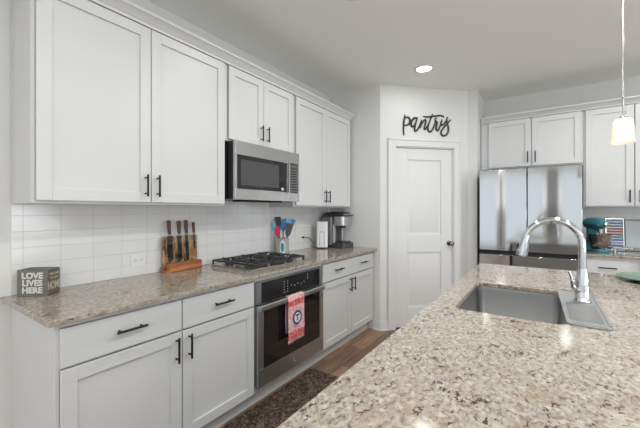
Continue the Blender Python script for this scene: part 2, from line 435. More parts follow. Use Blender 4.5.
def upper(label, F, a0, a1, z0, z1, depth, doors, hside, group=None, side_scribe=False, loc=None, dz0=0.014, hz=0.095):
    root = thing('upper_cabinet', label, 'cabinet', F @ Vector(((a0+a1)/2, z0, 0.0)), 0, group)
    bm = BM(); box(bm, a0, a1, z0, z1, 0.001, depth-0.02, F)
    if side_scribe:
        box(bm, a0-0.004, a0, z0, z1, 0.002, 0.02, F); box(bm, a0-0.004, a0, z0, z1, depth-0.045, depth-0.02, F)
    box(bm, a0+.01, a1-.01, z0-0.001, z0+0.004, 0.02, depth-0.03, F)
    obj('cabinet_body', bm, M_white, root, 0.0015, world=True)
    for (x0, x1), hs in zip(doors, hside):
        hx = x1-0.032 if hs > 0 else x0+0.032
        cab_door(root, F, x0, x1, z0+dz0, z1-0.042, depth-0.0195, hx, z0+dz0+hz, 0.125)
    return root
UZ0, UZ1 = 1.383, 2.44
upper('tall white double-door wall cabinet at left, above the letter block and knife block', LF, Y0, 1.562, UZ0, UZ1, 0.33, [(0.499, 1.018), (1.023, 1.550)], (1, -1), side_scribe=True)
upper('short white double-door wall cabinet right above the microwave', LF, 1.564, 2.340, 1.857, UZ1, 0.33, [(1.590, 1.941), (1.946, 2.316)], (1, -1), dz0=0.012)
upper('tall white double-door wall cabinet above the coffee maker', LF, 2.342, 3.392, UZ0, UZ1, 0.33, [(2.366, 2.860), (2.865, 3.376)], (1, -1))
upper('short white double-door wall cabinet above the fridge', FFm, -0.645, 0.333, 1.842, UZ1, 0.33, [(-0.562, -0.130), (-0.122, 0.318)], (1, -1), dz0=0.014, hz=0.10)
upper('tall white wall cabinet above the teal mixer, right of the fridge', FFm, 0.335, 1.115, UZ0, UZ1, 0.33, [(0.352, 0.723), (0.733, 1.100)], (1, -1))
# crown mouldings
def crown(label, F, a0, a1, lret):
    bm = BM(); prof = [(0.300, 2.438), (0.335, 2.405), (0.338, 2.418), (0.350, 2.424), (0.374, 2.452), (0.380, 2.454), (0.380, 2.466), (0.300, 2.466)]
    prof = [(0.311, 2.402), (0.337, 2.402), (0.339, 2.414), (0.352, 2.424), (0.372, 2.450), (0.380, 2.453), (0.380, 2.466), (0.311, 2.466)]
    n = len(prof); rows = []
    for s, a in ((-1, a0), (1, a1)):
        row = []
        for d_, z in prof:
            ext = max(0, d_-0.335) if ((s < 0 and lret[0]) or (s > 0 and lret[1])) else 0
            row.append(bm.verts.new(F @ Vector((a+s*ext, z, d_))))
        rows.append(row)
    for i in range(n): bm.faces.new((rows[0][i], rows[0][(i+1) % n], rows[1][(i+1) % n], rows[1][i]))
    bm.faces.new(rows[0]); bm.faces.new(rows[1][::-1])
    for s, a, on in ((-1, a0, lret[0]), (1, a1, lret[1])):
        if not on: continue
        rr = []
        for dd in (0.335, 0.001):
            rr.append([bm.verts.new(F @ Vector((a+s*max(0.0, p-0.335), z, (dd + (max(0.0, p-0.335) if dd > 0.1 else 0))))) for p, z in prof])
        for i in range(n): bm.faces.new((rr[0][i], rr[0][(i+1) % n], rr[1][(i+1) % n], rr[1][i]))
        bm.faces.new(rr[0]); bm.faces.new(rr[1][::-1])
    tag(obj('crown_molding', bm, M_white), label, 'molding')
crown('white crown molding along the tops of the left wall cabinets', LF, Y0, 3.392, (True, False))
crown('white crown molding along the tops of the cabinets over the fridge and mixer', FFm, -0.645, 1.115, (False, True))

def base_cab(label, F, a0, a1, depth, doors, drawers, toe_cut=0.075, hs=(1, -1), hz=0.085):
    root = thing('base_cabinet', label, 'cabinet', F @ Vector(((a0+a1)/2, 0, 0)), 0)
    bm = BM(); box(bm, a0, a1, 0.112, CT-TK-0.001, 0.001, depth-0.02, F)
    box(bm, a0, a1, 0, 0.112, 0.001, depth-toe_cut, F)
    box(bm, a0, a1, 0.878, CT-TK-0.001, depth-0.021, depth-0.004, F)
    obj('cabinet_body', bm, M_white, root, 0.0015, world=True)
    for (x0, x1), s_ in zip(doors, hs):
        hx = x1-0.034 if s_ > 0 else x0+0.034
        cab_door(root, F, x0, x1, 0.124, 0.704, depth-0.0195, hx, 0.704-hz, 0.132)
    for x0, x1 in drawers:
        cab_drawer(root, F, x0, x1, 0.714, 0.874, depth-0.0195)
    return root
r_ = base_cab('white base cabinet left of the oven with two drawers over two doors', LF, Y0, 1.573, 0.61, [(0.502, 1.034), (1.041, 1.562)], [(0.502, 1.034), (1.041, 1.562)])
base_cab('white base cabinet right of the oven under the coffee maker', LF, 2.372, 3.412, 0.61, [(2.392, 2.890), (2.896, 3.398)], [(2.392, 2.890), (2.896, 3.398)])
base_cab('white base cabinet right of the fridge under the teal mixer', FFm, 0.318, 1.115, 0.61, [(0.335, 0.715), (0.722, 1.10)], [(0.335, 0.645), (0.722, 1.10)])
# oven housing
root = thing('oven_cabinet', 'white cabinet surround framing the built-in oven', 'cabinet', (W+0.3, 1.97, 0))
bm = BM()
box(bm, 1.575, 2.370, 0, 0.112, 0.001, 0.535, LF); box(bm, 1.575, 2.370, 0.112, 0.150, 0.001, 0.592, LF)
box(bm, 1.575, 2.370, 0.868, CT-TK-.001, 0.001, 0.606, LF)
box(bm, 1.575, 1.588, 0.15, 0.868, 0.001, 0.592, LF); box(bm, 2.357, 2.370, 0.15, 0.868, 0.001, 0.592, LF)
obj('cabinet_body', bm, M_white, root, 0.0015, world=True)

# ------------------------------------------------------------------ worktops
def slab_bm(x0, x1, y0, y1, z1, th, hole=None):
    bm = BM(); loops = [[(x0, y0), (x1, y0), (x1, y1), (x0, y1)]]
    if hole: loops.append(hole)
    ed = []
    for lp in loops:
        vs = [bm.verts.new((x, y, z1)) for x, y in lp]
        for i in range(len(vs)): ed.append(bm.edges.new((vs[i], vs[(i+1) % len(vs)])))
    bmesh.ops.triangle_fill(bm, use_beauty=True, use_dissolve=False, edges=ed)
    g_ = bmesh.ops.extrude_face_region(bm, geom=list(bm.faces))
    for v_ in g_['geom']:
        if isinstance(v_, bmesh.types.BMVert): v_.co.z -= th
    return bm
tag(obj('countertop', slab_bm(W+.001, CE, 0.447, RET-.002, CT, TK), M_granite, bev=0.004), 'long speckled granite countertop along the left wall', 'countertop')
tag(obj('countertop', slab_bm(0.316, 1.14, 4.118, FAR-.002, CT, TK), M_granite, bev=0.004), 'short granite countertop under the teal mixer by the fridge', 'countertop')
struct('wall_backsplash_far', box(BM(), 0.316, 1.14, FAR-0.009, FAR, CT+0.001, UZ0), tile_mat('far_wall_tile', 'X', (0.728-0.459+1.585, CT+0.001-0.9935+0.825)), label='white tile backsplash behind the teal mixer')
IX0, IX1, IY0, IY1 = -0.436, 0.92, 0.16, 2.92
KX0, KX1, KY0, KY1 = -0.330, 0.070, 1.515, 2.145
hole = rrect(KX0, KY0, KX1, KY1, 0.045, 6)
tag(obj('countertop', slab_bm(IX0, IX1, IY0, IY1, CT, TK, hole), M_granite, bev=0.003), 'large granite island countertop with the sink cut into it', 'countertop')
root = thing('kitchen_island', 'white island cabinet beneath the large granite top', 'cabinet', ((IX0+0.62)/2, (IY0+IY1)/2, 0))
IF = frame((IX0+0.03, IY1-0.03, 0), (0, -1, 0))     # aisle side, faces -x
il = IY1-IY0-0.06; iw = 0.90
bm = BM()
box(bm, 0, il, 0, 0.11, -iw, -0.075, IF)
zt = CT-TK-0.001
# open box so the sink bowl hangs inside it
box(bm, 0, il, 0.11, 0.13, -iw, -0.02, IF); box(bm, 0, il, 0.13, zt, -0.04, -0.02, IF); box(bm, 0, il, 0.13, zt, -iw, -iw+0.02, IF)
box(bm, 0, 0.02, 0.13, zt, -iw, -0.02, IF); box(bm, il-0.02, il, 0.13, zt, -iw, -0.02, IF)
obj('cabinet_body', bm, M_white, root, 0, world=True)
nd = 6; dw = il/nd
for i in range(nd):
    cab_door(root, IF, i*dw+.006, (i+1)*dw-.006, 0.124, 0.868, -0.0195, (i*dw+.04) if i % 2 else ((i+1)*dw-.04), 0.76, 0.132)

# undermount sink
root = thing('sink', 'undermount stainless steel sink set in the granite island', 'sink', ((KX0+KX1)/2, (KY0+KY1)/2, CT-TK-0.22))
bm = BM(); e = 0.006; zt = CT-TK-0.0015
rings = []
for (dx, z, r) in ((0.022, zt, 0.06), (-e*0+0.002, zt, 0.047), (0.0, zt-0.015, 0.045), (-0.006, zt-0.185, 0.040), (-0.020, zt-0.208, 0.032), (-0.05, zt-0.213, 0.02), (-0.155, zt-0.217, 0.01)):
    rings.append([bm.verts.new((x, y, z)) for x, y in rrect(KX0-dx, KY0-dx, KX1+dx, KY1+dx, r, 6)])
for a, c in zip(rings, rings[1:]):
    for i in range(len(a)): bm.faces.new((a[i], a[(i+1) % len(a)], c[(i+1) % len(a)], c[i]))
bm.faces.new(rings[-1])
o = obj('bowl', bm, M_sink, root, world=True); md = o.modifiers.new('solid', 'SOLIDIFY'); md.thickness = 0.0015; md.offset = -1
bm = lathe(BM(), [(0.045, 0), (0.045, 0.003), (0.038, 0.004), (0.030, 0.001), (0.010, 0.001), (0.008, 0.006), (0.004, 0.007)], Matrix.Translation(((KX0+KX1)/2, (KY0+KY1)/2, zt-0.2165)), 24)
obj('drain', bm, M_chrome, root, world=True)

# faucet
fx, fy = 0.142, 1.935
root = thing('faucet', 'tall chrome gooseneck faucet arching over the island sink', 'faucet', (fx, fy, CT+0.0065))
bm = lathe(BM(), [(0.033, 0), (0.033, 0.006), (0.029, 0.012), (0.029, 0.055), (0.027, 0.09), (0.0225, 0.125), (0.0185, 0.150)], None, 32); obj('faucet_body', bm, M_chrome, root)
pts = [(0, 0, 0.13), (0, 0, 0.19)]
pts += [(0, 0, 0.245)]
R_ = 0.112
for i in range(1, 15):
    a = PI*i/15*0.97; pts.append((-R_+R_*math.cos(a), 0, 0.262+R_*0.98*math.sin(a)))
sp = pts[-1]
obj('spout', tube(BM(), pts, 0.0152, 20), M_chrome, root)
a = Vector(sp); dirn = Vector((-0.20, 0, -1)).normalized()
obj('spray_head', tube(BM(), [a-dirn*0.004, a+dirn*0.004, a+dirn*0.006, a+dirn*0.03, a+dirn*0.075, a+dirn*0.100, a+dirn*0.104], [0.0155, 0.0168, 0.0172, 0.0185, 0.024, 0.0245, 0.020], 24), M_chrome, root)
bm = BM(); q = a+dirn*0.06+Vector((-0.024, 0, 0.004)); tube(bm, [q-dirn*0.012, q+dirn*0.014], [0.006, 0.005], 10); obj('spray_button', bm, M_blackpl, root)
bm = BM(); tube(bm, [(-0.012, -0.012, 0.055), (-0.028, -0.03, 0.058)], 0.014, 20)
tube(bm, smooth_path([(-0.028, -0.028, 0.058), (-0.036, -0.036, 0.075), (-0.040, -0.040, 0.105), (-0.052, -0.044, 0.140)]), [0.010]*6+[0.008]*6+[0.0055]*7, 12)
obj('lever_handle', bm, M_chrome, root)
# drip mat with a hole for the faucet
root = thing('drip_mat', 'grey silicone drip mat around the faucet, overlapping the sink rim', 'mat', (0.13, 1.85, CT))
mt = [(x+(0.016*max(0, (2.165-y)/0.62) if x < 0.12 else 0), y-0.012*max(0, (2.165-y)/0.62)) for x, y in rrect(0.052, 1.545, 0.202, 2.165, 0.025, 5)]
hl = [(fx+0.034*math.cos(2*PI*i/20), fy+0.034*math.sin(2*PI*i/20)) for i in range(20)]
bm = BM(); ed = []
for lp in (mt, hl):
    vs = [bm.verts.new((x, y, CT+0.0055)) for x, y in lp]
    for i in range(len(vs)): ed.append(bm.edges.new((vs[i], vs[(i+1) % len(vs)])))
bmesh.ops.triangle_fill(bm, use_beauty=True, use_dissolve=False, edges=ed)
g_ = bmesh.ops.extrude_face_region(bm, geom=list(bm.faces))
for v_ in g_['geom']:
    if isinstance(v_, bmesh.types.BMVert): v_.co.z -= 0.005
obj('mat_sheet', bm, M_grey, root, 0.0015, world=True)
bm = BM()
for lo, hi in (((0.192, 1.57), (0.202, 2.14)), ((0.09, 1.540), (0.185, 1.550)), ((0.07, 2.153), (0.185, 2.163))):
    box(bm, lo[0], hi[0], lo[1], hi[1], CT+0.005, CT+0.0085)
obj('mat_lip', bm, M_grey, root, 0.0015, world=True)
bm = BM()
for i in range(17):
    y = 1.595+i*0.0165; box(bm, 0.078, 0.183, y, y+0.008, CT+0.005, CT+0.0085)
obj('mat_ribs', bm, mat('dark_grey_silicone', (0.20, 0.20, 0.195), 0.45), root, 0.002, world=True)

# ------------------------------------------------------------------ wall oven
root = thing('wall_oven', 'built-in stainless oven with black glass below the cooktop', 'oven', (W+0.32, 1.96, 0.152))
oy0, oy1 = 1.578, 2.356
bm = BM(); box(bm, 1.590, 2.355, 0.152, 0.866, 0.05, 0.592, LF)
obj('oven_body', bm, M_dark, root, world=True)
bm = BM()
box(bm, oy0, oy0+0.042, 0.712, 0.864, 0.593, 0.622, LF); box(bm, oy1-0.042, oy1, 0.712, 0.864, 0.593, 0.622, LF)
box(bm, oy0+0.042, oy1-0.042, 0.712, 0.718, 0.593, 0.622, LF); box(bm, oy0+0.042, oy1-0.042, 0.858, 0.864, 0.593, 0.622, LF)
obj('control_frame', bm, M_ovensteel, root, 0.001, world=True)
bm = BM(); box(bm, oy0+0.042, oy1-0.042, 0.718, 0.858, 0.594, 0.6235, LF)
cp = obj('control_panel', bm, M_glassblk, root, 0.001, world=True)
bm = BM(); box(bm, 1.985, 2.075, 0.808, 0.838, 0.6236, 0.6242, LF)
obj('display', bm, mat('oven_display', (0.01, 0.012, 0.016), 0.05), cp, world=True)
def mark(a0, a1, b0, b1): obj('button', box(BM(), a0, a1, b0, b1, 0.6236, 0.6243, LF), M_led, cp, world=True)
for i in range(2):
    for j in range(5): mark(1.850+i*0.038, 1.858+i*0.038, 0.745+j*0.019, 0.750+j*0.019)
for i in range(5): mark(1.93+i*0.040, 1.941+i*0.040, 0.782-(i % 2)*0.008, 0.787-(i % 2)*0.008)
for j in range(3): mark(2.14, 2.149, 0.80+j*0.017, 0.805+j*0.017)
bm = BM()
dz0_, dz1_ = 0.156, 0.706
box(bm, oy0, oy1, dz0_, 0.278, 0.594, 0.632, LF); box(bm, oy0, oy0+0.055, 0.278, dz1_, 0.594, 0.632, LF)
box(bm, oy1-0.055, oy1, 0.278, dz1_, 0.594, 0.632, LF); box(bm, oy0+.055, oy1-.055, 0.66, dz1_, 0.594, 0.632, LF)
box(bm, oy0+.055, oy1-.055, 0.278, 0.66, 0.594, 0.610, LF)
od = obj('oven_door', bm, M_ovensteel, root, 0.0015, world=True)
bm = BM(); box(bm, oy0+0.054, oy1-0.054, 0.277, 0.690, 0.61, 0.6335, LF)
obj('oven_window', bm, M_glassblk, od, 0.001, world=True)
bm = lathe(BM(), [(0.014, 0.632), (0.014, 0.6338), (0.011, 0.634), (0.010, 0.6335)], LF @ Matrix.Translation((1.965, 0.212, 0)), 24)
text(bm, 'GE', 0.012, LF @ Matrix.Translation((1.965, 0.208, 0.6338)), 0.0004)
obj('emblem', bm, M_chrome, od, world=True)
bm = BM(); hz_ = 0.700
prism(bm, rrect(hz_-0.019, 0.656, hz_+0.019, 0.674, 0.007, 4), oy0-0.012, oy1-0.030, LF @ Matrix(((0, 0, 1, 0), (1, 0, 0, 0), (0, 1, 0, 0), (0, 0, 0, 1))))
for y in (oy0+0.005, oy1-0.065):
    box(bm, y, y+0.025, hz_-0.014, hz_+0.0, 0.630, 0.658, LF)
obj('oven_handle', bm, M_ovensteel, od, 0.001, world=True)

# towel hanging over the oven handle
root = thing('dish_towel', 'red and white baseball dish towel hanging on the oven handle', 'towel', (W+0.664, 1.915, 0.36))
M_tw = mat('printed_towel_cloth', (0.8, 0.5, 0.5), 0.9)
t, b = nt(M_tw)
n = node(t, 'ShaderNodeTexNoise', Scale=1.0, Detail=3.0); t.links.new(coords(t, (90, 90, 70)), n.inputs['Vector'])
sx_ = node(t, 'ShaderNodeSeparateXYZ'); t.links.new(coords(t), sx_.inputs[0])
band = ramp(t, sx_.outputs[2], [(0.0, (0, 0, 0)), (0.040, (1, 1, 1)), (0.100, (0, 0, 0)), (0.285, (1, 1, 1)), (0.325, (0, 0, 0))], 'CONSTANT')
lightc = ramp(t, n.outputs[0], [(0.42, (0.72, 0.26, 0.27)), (0.58, (0.80, 0.62, 0.61))])
redc = ramp(t, n.outputs[0], [(0.44, (0.55, 0.05, 0.06)), (0.64, (0.75, 0.32, 0.30))])
t.links.new(mix(t, band, lightc, redc), b.inputs['Base Color'])
M_tw2 = mat('towel_underside_cloth', (0.6, 0.45, 0.6), 0.9)
t, b = nt(M_tw2)
wv = node(t, 'ShaderNodeTexWave', Scale=60.0, bands_direction='Y'); t.links.new(coords(t), wv.inputs[0])
t.links.new(ramp(t, wv.outputs[1], [(0.35, (0.16, 0.16, 0.42)), (0.6, (0.72, 0.42, 0.48))]), b.inputs['Base Color'])
def cloth(y0, y1, path, wav=0.003, slant=0.0, ph=0.0):
    bm = BM(); n_ = 14; rows = []
    for i, (d_, z) in enumerate(path):
        row = []
        for k in range(n_+1):
            f = k/n_; y = y0+(y1-y0)*f
            drop = max(0.0, (0.70-z)/0.34)
            row.append(bm.verts.new((W+d_+wav*drop*math.sin(f*9+ph), y+0.004*math.sin(z*30)*drop, z - slant*f*drop)))
        rows.append(row)
    for a, c in zip(rows, rows[1:]):
        for k in range(n_): bm.faces.new((a[k], a[k+1], c[k+1], c[k]))
    return bm
TF = 0.678
front = [(0.652, 0.66), (0.650, 0.70), (0.651, 0.716), (0.657, 0.7235), (0.667, 0.7235), (0.675, 0.717), (TF, 0.70)]
front += [(TF+0.002, 0.70-i*0.03) for i in range(1, 11)] + [(TF+0.002, 0.378)]
o = obj('towel_front', cloth(1.832, 2.022, front, slant=-0.01), M_tw, root, world=True)
md = o.modifiers.new('solid', 'SOLIDIFY'); md.thickness = 0.0022; md.offset = 1
back = [(0.668, 0.700)]+[(0.664, 0.70-i*0.03) for i in range(1, 10)]
back = [(0.650-0.001*min(i, 3), 0.712-i*0.03) for i in range(10)]
o = obj('towel_back', cloth(1.840, 1.995, back, slant=-0.015, ph=1.5), M_tw2, root, world=True)
md = o.modifiers.new('solid', 'SOLIDIFY'); md.thickness = 0.0022; md.offset = 1
EM = LF @ Matrix.Translation((1.933, 0.553, TF+0.0052)) @ Matrix.Scale(1.15, 4)
bm = lathe(BM(), [(0.046, 0.0), (0.046, 0.0025), (0.033, 0.0025), (0.033, 0.0)], EM, 36, cap=False)
M_blue = mat('navy_print', (0.03, 0.05, 0.20), 0.8); M_redp = mat('red_print', (0.50, 0.03, 0.04), 0.8); M_whp = mat('white_print', (0.78, 0.72, 0.72), 0.8)
em = obj('emblem_ring', bm, M_blue, root, world=True)
obj('emblem_disc', lathe(BM(), [(0.0325, 0.0), (0.0325, 0.002), (0.02, 0.0022)], EM, 32), M_whp, em, world=True)
obj('emblem_letter', text(BM(), 'T', 0.058, EM @ Matrix.Translation((0, -0.020, 0.0028)), 0.0006, 0.002), M_blue, em, world=True)

# ------------------------------------------------------------------ microwave
root = thing('microwave', 'stainless over-the-range microwave mounted above the cooktop', 'microwave', (W+0.2, 1.95, 1.425))
my0, my1, mz0, mz1 = 1.586, 2.320, 1.428, 1.852
obj('microwave_body', box(BM(), my0+.004, my1-.004, mz0+.004, mz1, 0.012, 0.375, LF), M_blackpl, root, 0.002, world=True)
bm = BM(); zf = 0.400; wy0, wy1, wz0, wz1 = 1.603, 2.150, 1.506, 1.752
box(bm, my0, 2.168, mz0, wz0, 0.376, zf, LF); box(bm, my0, 2.168, wz1, mz1, 0.376, zf, LF)
box(bm, my0, wy0, wz0, wz1, 0.376, zf, LF); box(bm, wy1, 2.168, wz0, wz1, 0.376, zf, LF); box(bm, wy0, wy1, wz0, wz1, 0.376, zf-0.006, LF)
md_ = obj('microwave_door', bm, M_steel, root, 0.0015, world=True)
bm = BM(); box(bm, wy0, wy1, wz0, wz1, zf-0.007, zf-0.001, LF)
win = obj('door_glass', bm, M_glassblk, md_, world=True)
bm = BM(); box(bm, wy0+0.035, wy1-0.10, wz0+0.028, wz1-0.032, zf-0.001, zf-0.0004, LF)
obj('door_screen', bm, M_mwglass, md_, world=True)
bm = BM(); box(bm, 2.150, 2.172, wz0-0.012, wz1+0.018, zf+0.012, zf+0.020, LF)
for z in (wz0-0.004, wz1+0.008): box(bm, 2.153, 2.169, z-.006, z+.006, zf-0.002, zf+0.013, LF)
obj('microwave_handle', bm, M_steel, md_, world=True)
bm = BM()
box(bm, 2.170, my1, mz0, wz0-0.004, 0.376, zf, LF); box(bm, 2.170, my1, wz1+0.006, mz1, 0.376, zf, LF)
box(bm, 2.170, 2.196, wz0-.004, wz1+.006, 0.376, zf, LF); box(bm, 2.300, my1, wz0-.004, wz1+.006, 0.376, zf, LF)
obj('side_frame', bm, M_steel, root, 0.001, world=True)
bm = BM(); box(bm, 2.196, 2.300, wz0-.004, wz1+.006, 0.376, zf-0.0005, LF)
cpn = obj('keypad_panel', bm, M_blackpl, root, world=True)
bm = BM()
for i in range(3):
    for j in range(9): box(bm, 2.209+i*0.030, 2.226+i*0.030, wz0+0.010+j*0.0225, wz0+0.017+j*0.0225, zf-0.0006, zf+0.0004, LF)
obj('keypad_marks', bm, mat('keypad_print', (0.30, 0.31, 0.32), 0.5), cpn, world=True)
obj('display', box(BM(), 2.205, 2.291, wz1-0.032, wz1-0.008, zf-0.0006, zf+0.0004, LF), mat('dim_display', (0.12, 0.14, 0.14), 0.1), cpn, world=True)
obj('energy_label', box(BM(), 2.082, 2.108, wz0+0.012, wz0+0.032, zf-0.001, zf-0.0003, LF), M_plate, md_, world=True)
bm = BM(); box(bm, 1.73, 2.15, mz0-0.010, mz0+0.004, 0.20, 0.35, LF)
obj('vent_grille', bm, M_dark, root, 0.003, world=True)

# ------------------------------------------------------------------ cooktop
root = thing('gas_cooktop', 'black and stainless gas cooktop set in the granite above the oven', 'cooktop', (W+0.31, 1.98, CT+0.0005))
cx0, cx1, cy0, cy1 = -2.150, -1.680, 1.625, 2.345
bm = prism(BM(), rrect(cx0, cy0, cx1, cy1, 0.02, 5), CT+0.0006, CT+0.008)
obj('cooktop_tray', bm, M_steel, root, 0.003, world=True)
burners = [(-2.04, 1.735, 0.030), (-1.79, 1.735, 0.036), (-1.915, 1.94, 0.046), (-2.04, 2.145, 0.036), (-1.79, 2.145, 0.030)]
for x, y, r in burners:
    bm = lathe(BM(), [(r*1.5, 0), (r*1.45, 0.004), (r*1.1, 0.006), (r*1.1, 0.013), (r, 0.014), (r, 0.021), (r*0.8, 0.023)], Matrix.Translation((x, y, CT+0.008)), 28)
    obj('burner', bm, M_iron, root, world=True)
gz0, gz1 = CT+0.031, CT+0.043
secs = [(1.637, 1.837), (1.842, 2.036), (2.041, 2.240)]
for i, (a0, a1) in enumerate(secs):
    bm = BM(); x0, x1 = cx0+0.015, cx1-0.012; bw = 0.0115
    for y in (a0, a1-bw): box(bm, x0, x1, y, y+bw, gz0, gz1)
    for x in (x0, x1-bw, (x0+x1)/2-bw/2): box(bm, x, x+bw, a0, a1, gz0, gz1)
    ym = (a0+a1)/2
    box(bm, x0, x0+0.085, ym-bw/2, ym+bw/2, gz0, gz1+0.005); box(bm, x1-0.085, x1, ym-bw/2, ym+bw/2, gz0, gz1+0.005)
    box(bm, (x0+x1)/2-0.085, (x0+x1)/2+0.085, ym-bw/2, ym+bw/2, gz0, gz1+0.005)
    for q in (0.25, 0.75):
        xx = x0+(x1-x0)*q
        box(bm, xx-bw/2, xx+bw/2, a0, a0+0.062, gz0, gz1+0.005); box(bm, xx-bw/2, xx+bw/2, a1-0.062, a1, gz0, gz1+0.005)
    for x in (x0, x1-bw, (x0+x1)/2-bw/2):
        for y in (a0, a1-bw): box(bm, x, x+bw, y, y+bw, CT+0.008, gz0+0.001)
    obj('grate', bm, M_iron, root, 0.002, world=True)
for i in range(5):
    x = cx0+0.055+i*0.088
    bm = lathe(BM(), [(0.019, 0), (0.019, 0.004), (0.015, 0.006), (0.014, 0.024), (0.012, 0.026)], Matrix.Translation((x, 2.295, CT+0.008)), 20)
    box(bm, x-0.003, x+0.003, 2.283, 2.307, CT+0.03, CT+0.037)
    obj('knob', bm, M_steel, root, world=True)

# ------------------------------------------------------------------ fridge
root = thing('refrigerator', 'stainless french-door refrigerator standing between the pantry and mixer counter', 'refrigerator', (-0.153, 4.38, 0))
fx0, fx1, fyf = -0.603, 0.297, 4.03
bm = BM(); box(bm, fx0+0.004, fx1-0.004, fyf+0.075, 4.715, 0.03, 1.775)
obj('fridge_body', bm, mat('fridge_dark_grey_side', (0.06, 0.06, 0.062), 0.45), root, 0.004, world=True)
FR = frame((0, 4.75, 0), (1, 0, 0)); dep = 4.75-fyf
for x0, x1 in ((fx0, -0.1575), (-0.1505, fx1)):
    bm = BM(); box(bm, x0, x1, 0.915, 1.793, dep-0.07, dep, FR)
    dd = obj('door', bm, M_fridge, root, 0.004, world=True)
bm = BM(); box(bm, fx0+0.006, fx1-0.006, 0.872, 0.915, dep-0.068, dep-0.030, FR); obj('handle_recess', bm, M_dark, root, world=True)
for z0, z1 in ((0.475, 0.872), (0.07, 0.468)):
    bm = BM(); box(bm, fx0, fx1, z0, z1, dep-0.07, dep, FR); obj('freezer_drawer', bm, M_fridge, root, 0.004, world=True)
for x in (fx0+0.05, fx1-0.05):
    obj('hinge_cover', box(BM(), x-0.04, x+0.04, 4.06, 4.17, 1.775, 1.80), M_blackpl, root, 0.004, world=True)
for x in (fx0+0.06, fx1-0.06):
    for y in (4.14, 4.66): obj('foot', tube(BM(), [(x, y, 0), (x, y, 0.032)], 0.02, 12), M_blackpl, root, world=True)

# ------------------------------------------------------------------ pendant and downlights
px_, py_ = 0.397, 2.73
root = thing('pendant_lamp', 'lit frosted glass pendant lamp hanging over the island', 'lamp', (px_, py_, 1.765))
bm = lathe(BM(), [(0.065, CEIL-1.765-0.001), (0.065, CEIL-1.765-0.012), (0.045, CEIL-1.765-0.028), (0.012, CEIL-1.765-0.032)], None, 32); obj('canopy', bm, M_steel, root)
obj('rod', tube(BM(), [(0, 0, 0.28), (0, 0, CEIL-1.765-0.03)], 0.0055, 12), M_steel, root)
obj('socket', lathe(BM(), [(0.0035, 0.285), (0.009, 0.28), (0.004, 0.272), (0.004, 0.17), (0.016, 0.165), (0.021, 0.158), (0.021, 0.150)], None, 20), M_steel, root)
prof = [(0.060, 0.0), (0.056, 0.02), (0.054, 0.07), (0.052, 0.11), (0.047, 0.137), (0.036, 0.149), (0.020, 0.152)]
bm = lathe(BM(), prof + [(0.020, 0.148), (0.034, 0.145), (0.043, 0.134), (0.048, 0.109), (0.050, 0.07), (0.052, 0.02), (0.056, 0.0), prof[0]], None, 40, cap=False)
obj('lamp_shade', bm, M_shade, root)
bm = lathe(BM(), [(0.004, 0.022), (0.02, 0.03), (0.028, 0.05), (0.024, 0.078), (0.013, 0.10), (0.013, 0.15)], None, 20); obj('bulb', bm, M_bulb, root)
l = bpy.data.lights.new('pendant_light', 'POINT'); l.energy = 0.12; l.color = (1, 0.92, 0.8); l.shadow_soft_size = 0.04
lo = bpy.data.objects.new('pendant_light', l); C.objects.link(lo); lo.parent = root; lo.location = (0, 0, 0.062)
def downlight(x, y, label, power=14):
    root = thing('recessed_light', label, 'ceiling light', (x, y, CEIL), 0, 'recessed ceiling lights' if label.startswith('lit') else 'added ceiling fill lights out of view')
    obj('light_trim', lathe(BM(), [(0.092, -0.0005), (0.092, -0.005), (0.078, -0.007), (0.074, -0.001)], None, 40, cap=False), M_trim, root)
    obj('lens', lathe(BM(), [(0.075, -0.0005), (0.075, -0.003), (0.01, -0.004)], None, 40), M_emit, root)
    l = bpy.data.lights.new('downlight', 'AREA'); l.shape = 'DISK'; l.size = 0.15; l.energy = power; l.color = (0.98, 1.0, 0.99)
    q = bpy.data.objects.new('downlight', l); C.objects.link(q); q.parent = root; q.location = (0, 0, -0.012)
downlight(-0.997, 3.296, 'lit round recessed ceiling light in front of the pantry', 1.8)
downlight(-1.02, 1.87, 'lit round recessed ceiling light at the top edge, above the aisle', 3.5)
for x, y, pw in ((0.3, 0.9, 11), (0.3, 2.3, 17), (-1.02, 0.35, 2), (0.95, 3.4, 9), (1.1, -0.6, 14), (1.2, -2.4, 14), (-1.0, -2.2, 14)):  # ceiling lights added out of view to fill cabinets and counters
    downlight(x, y, 'added round ceiling light out of view, brightening the kitchen', pw)

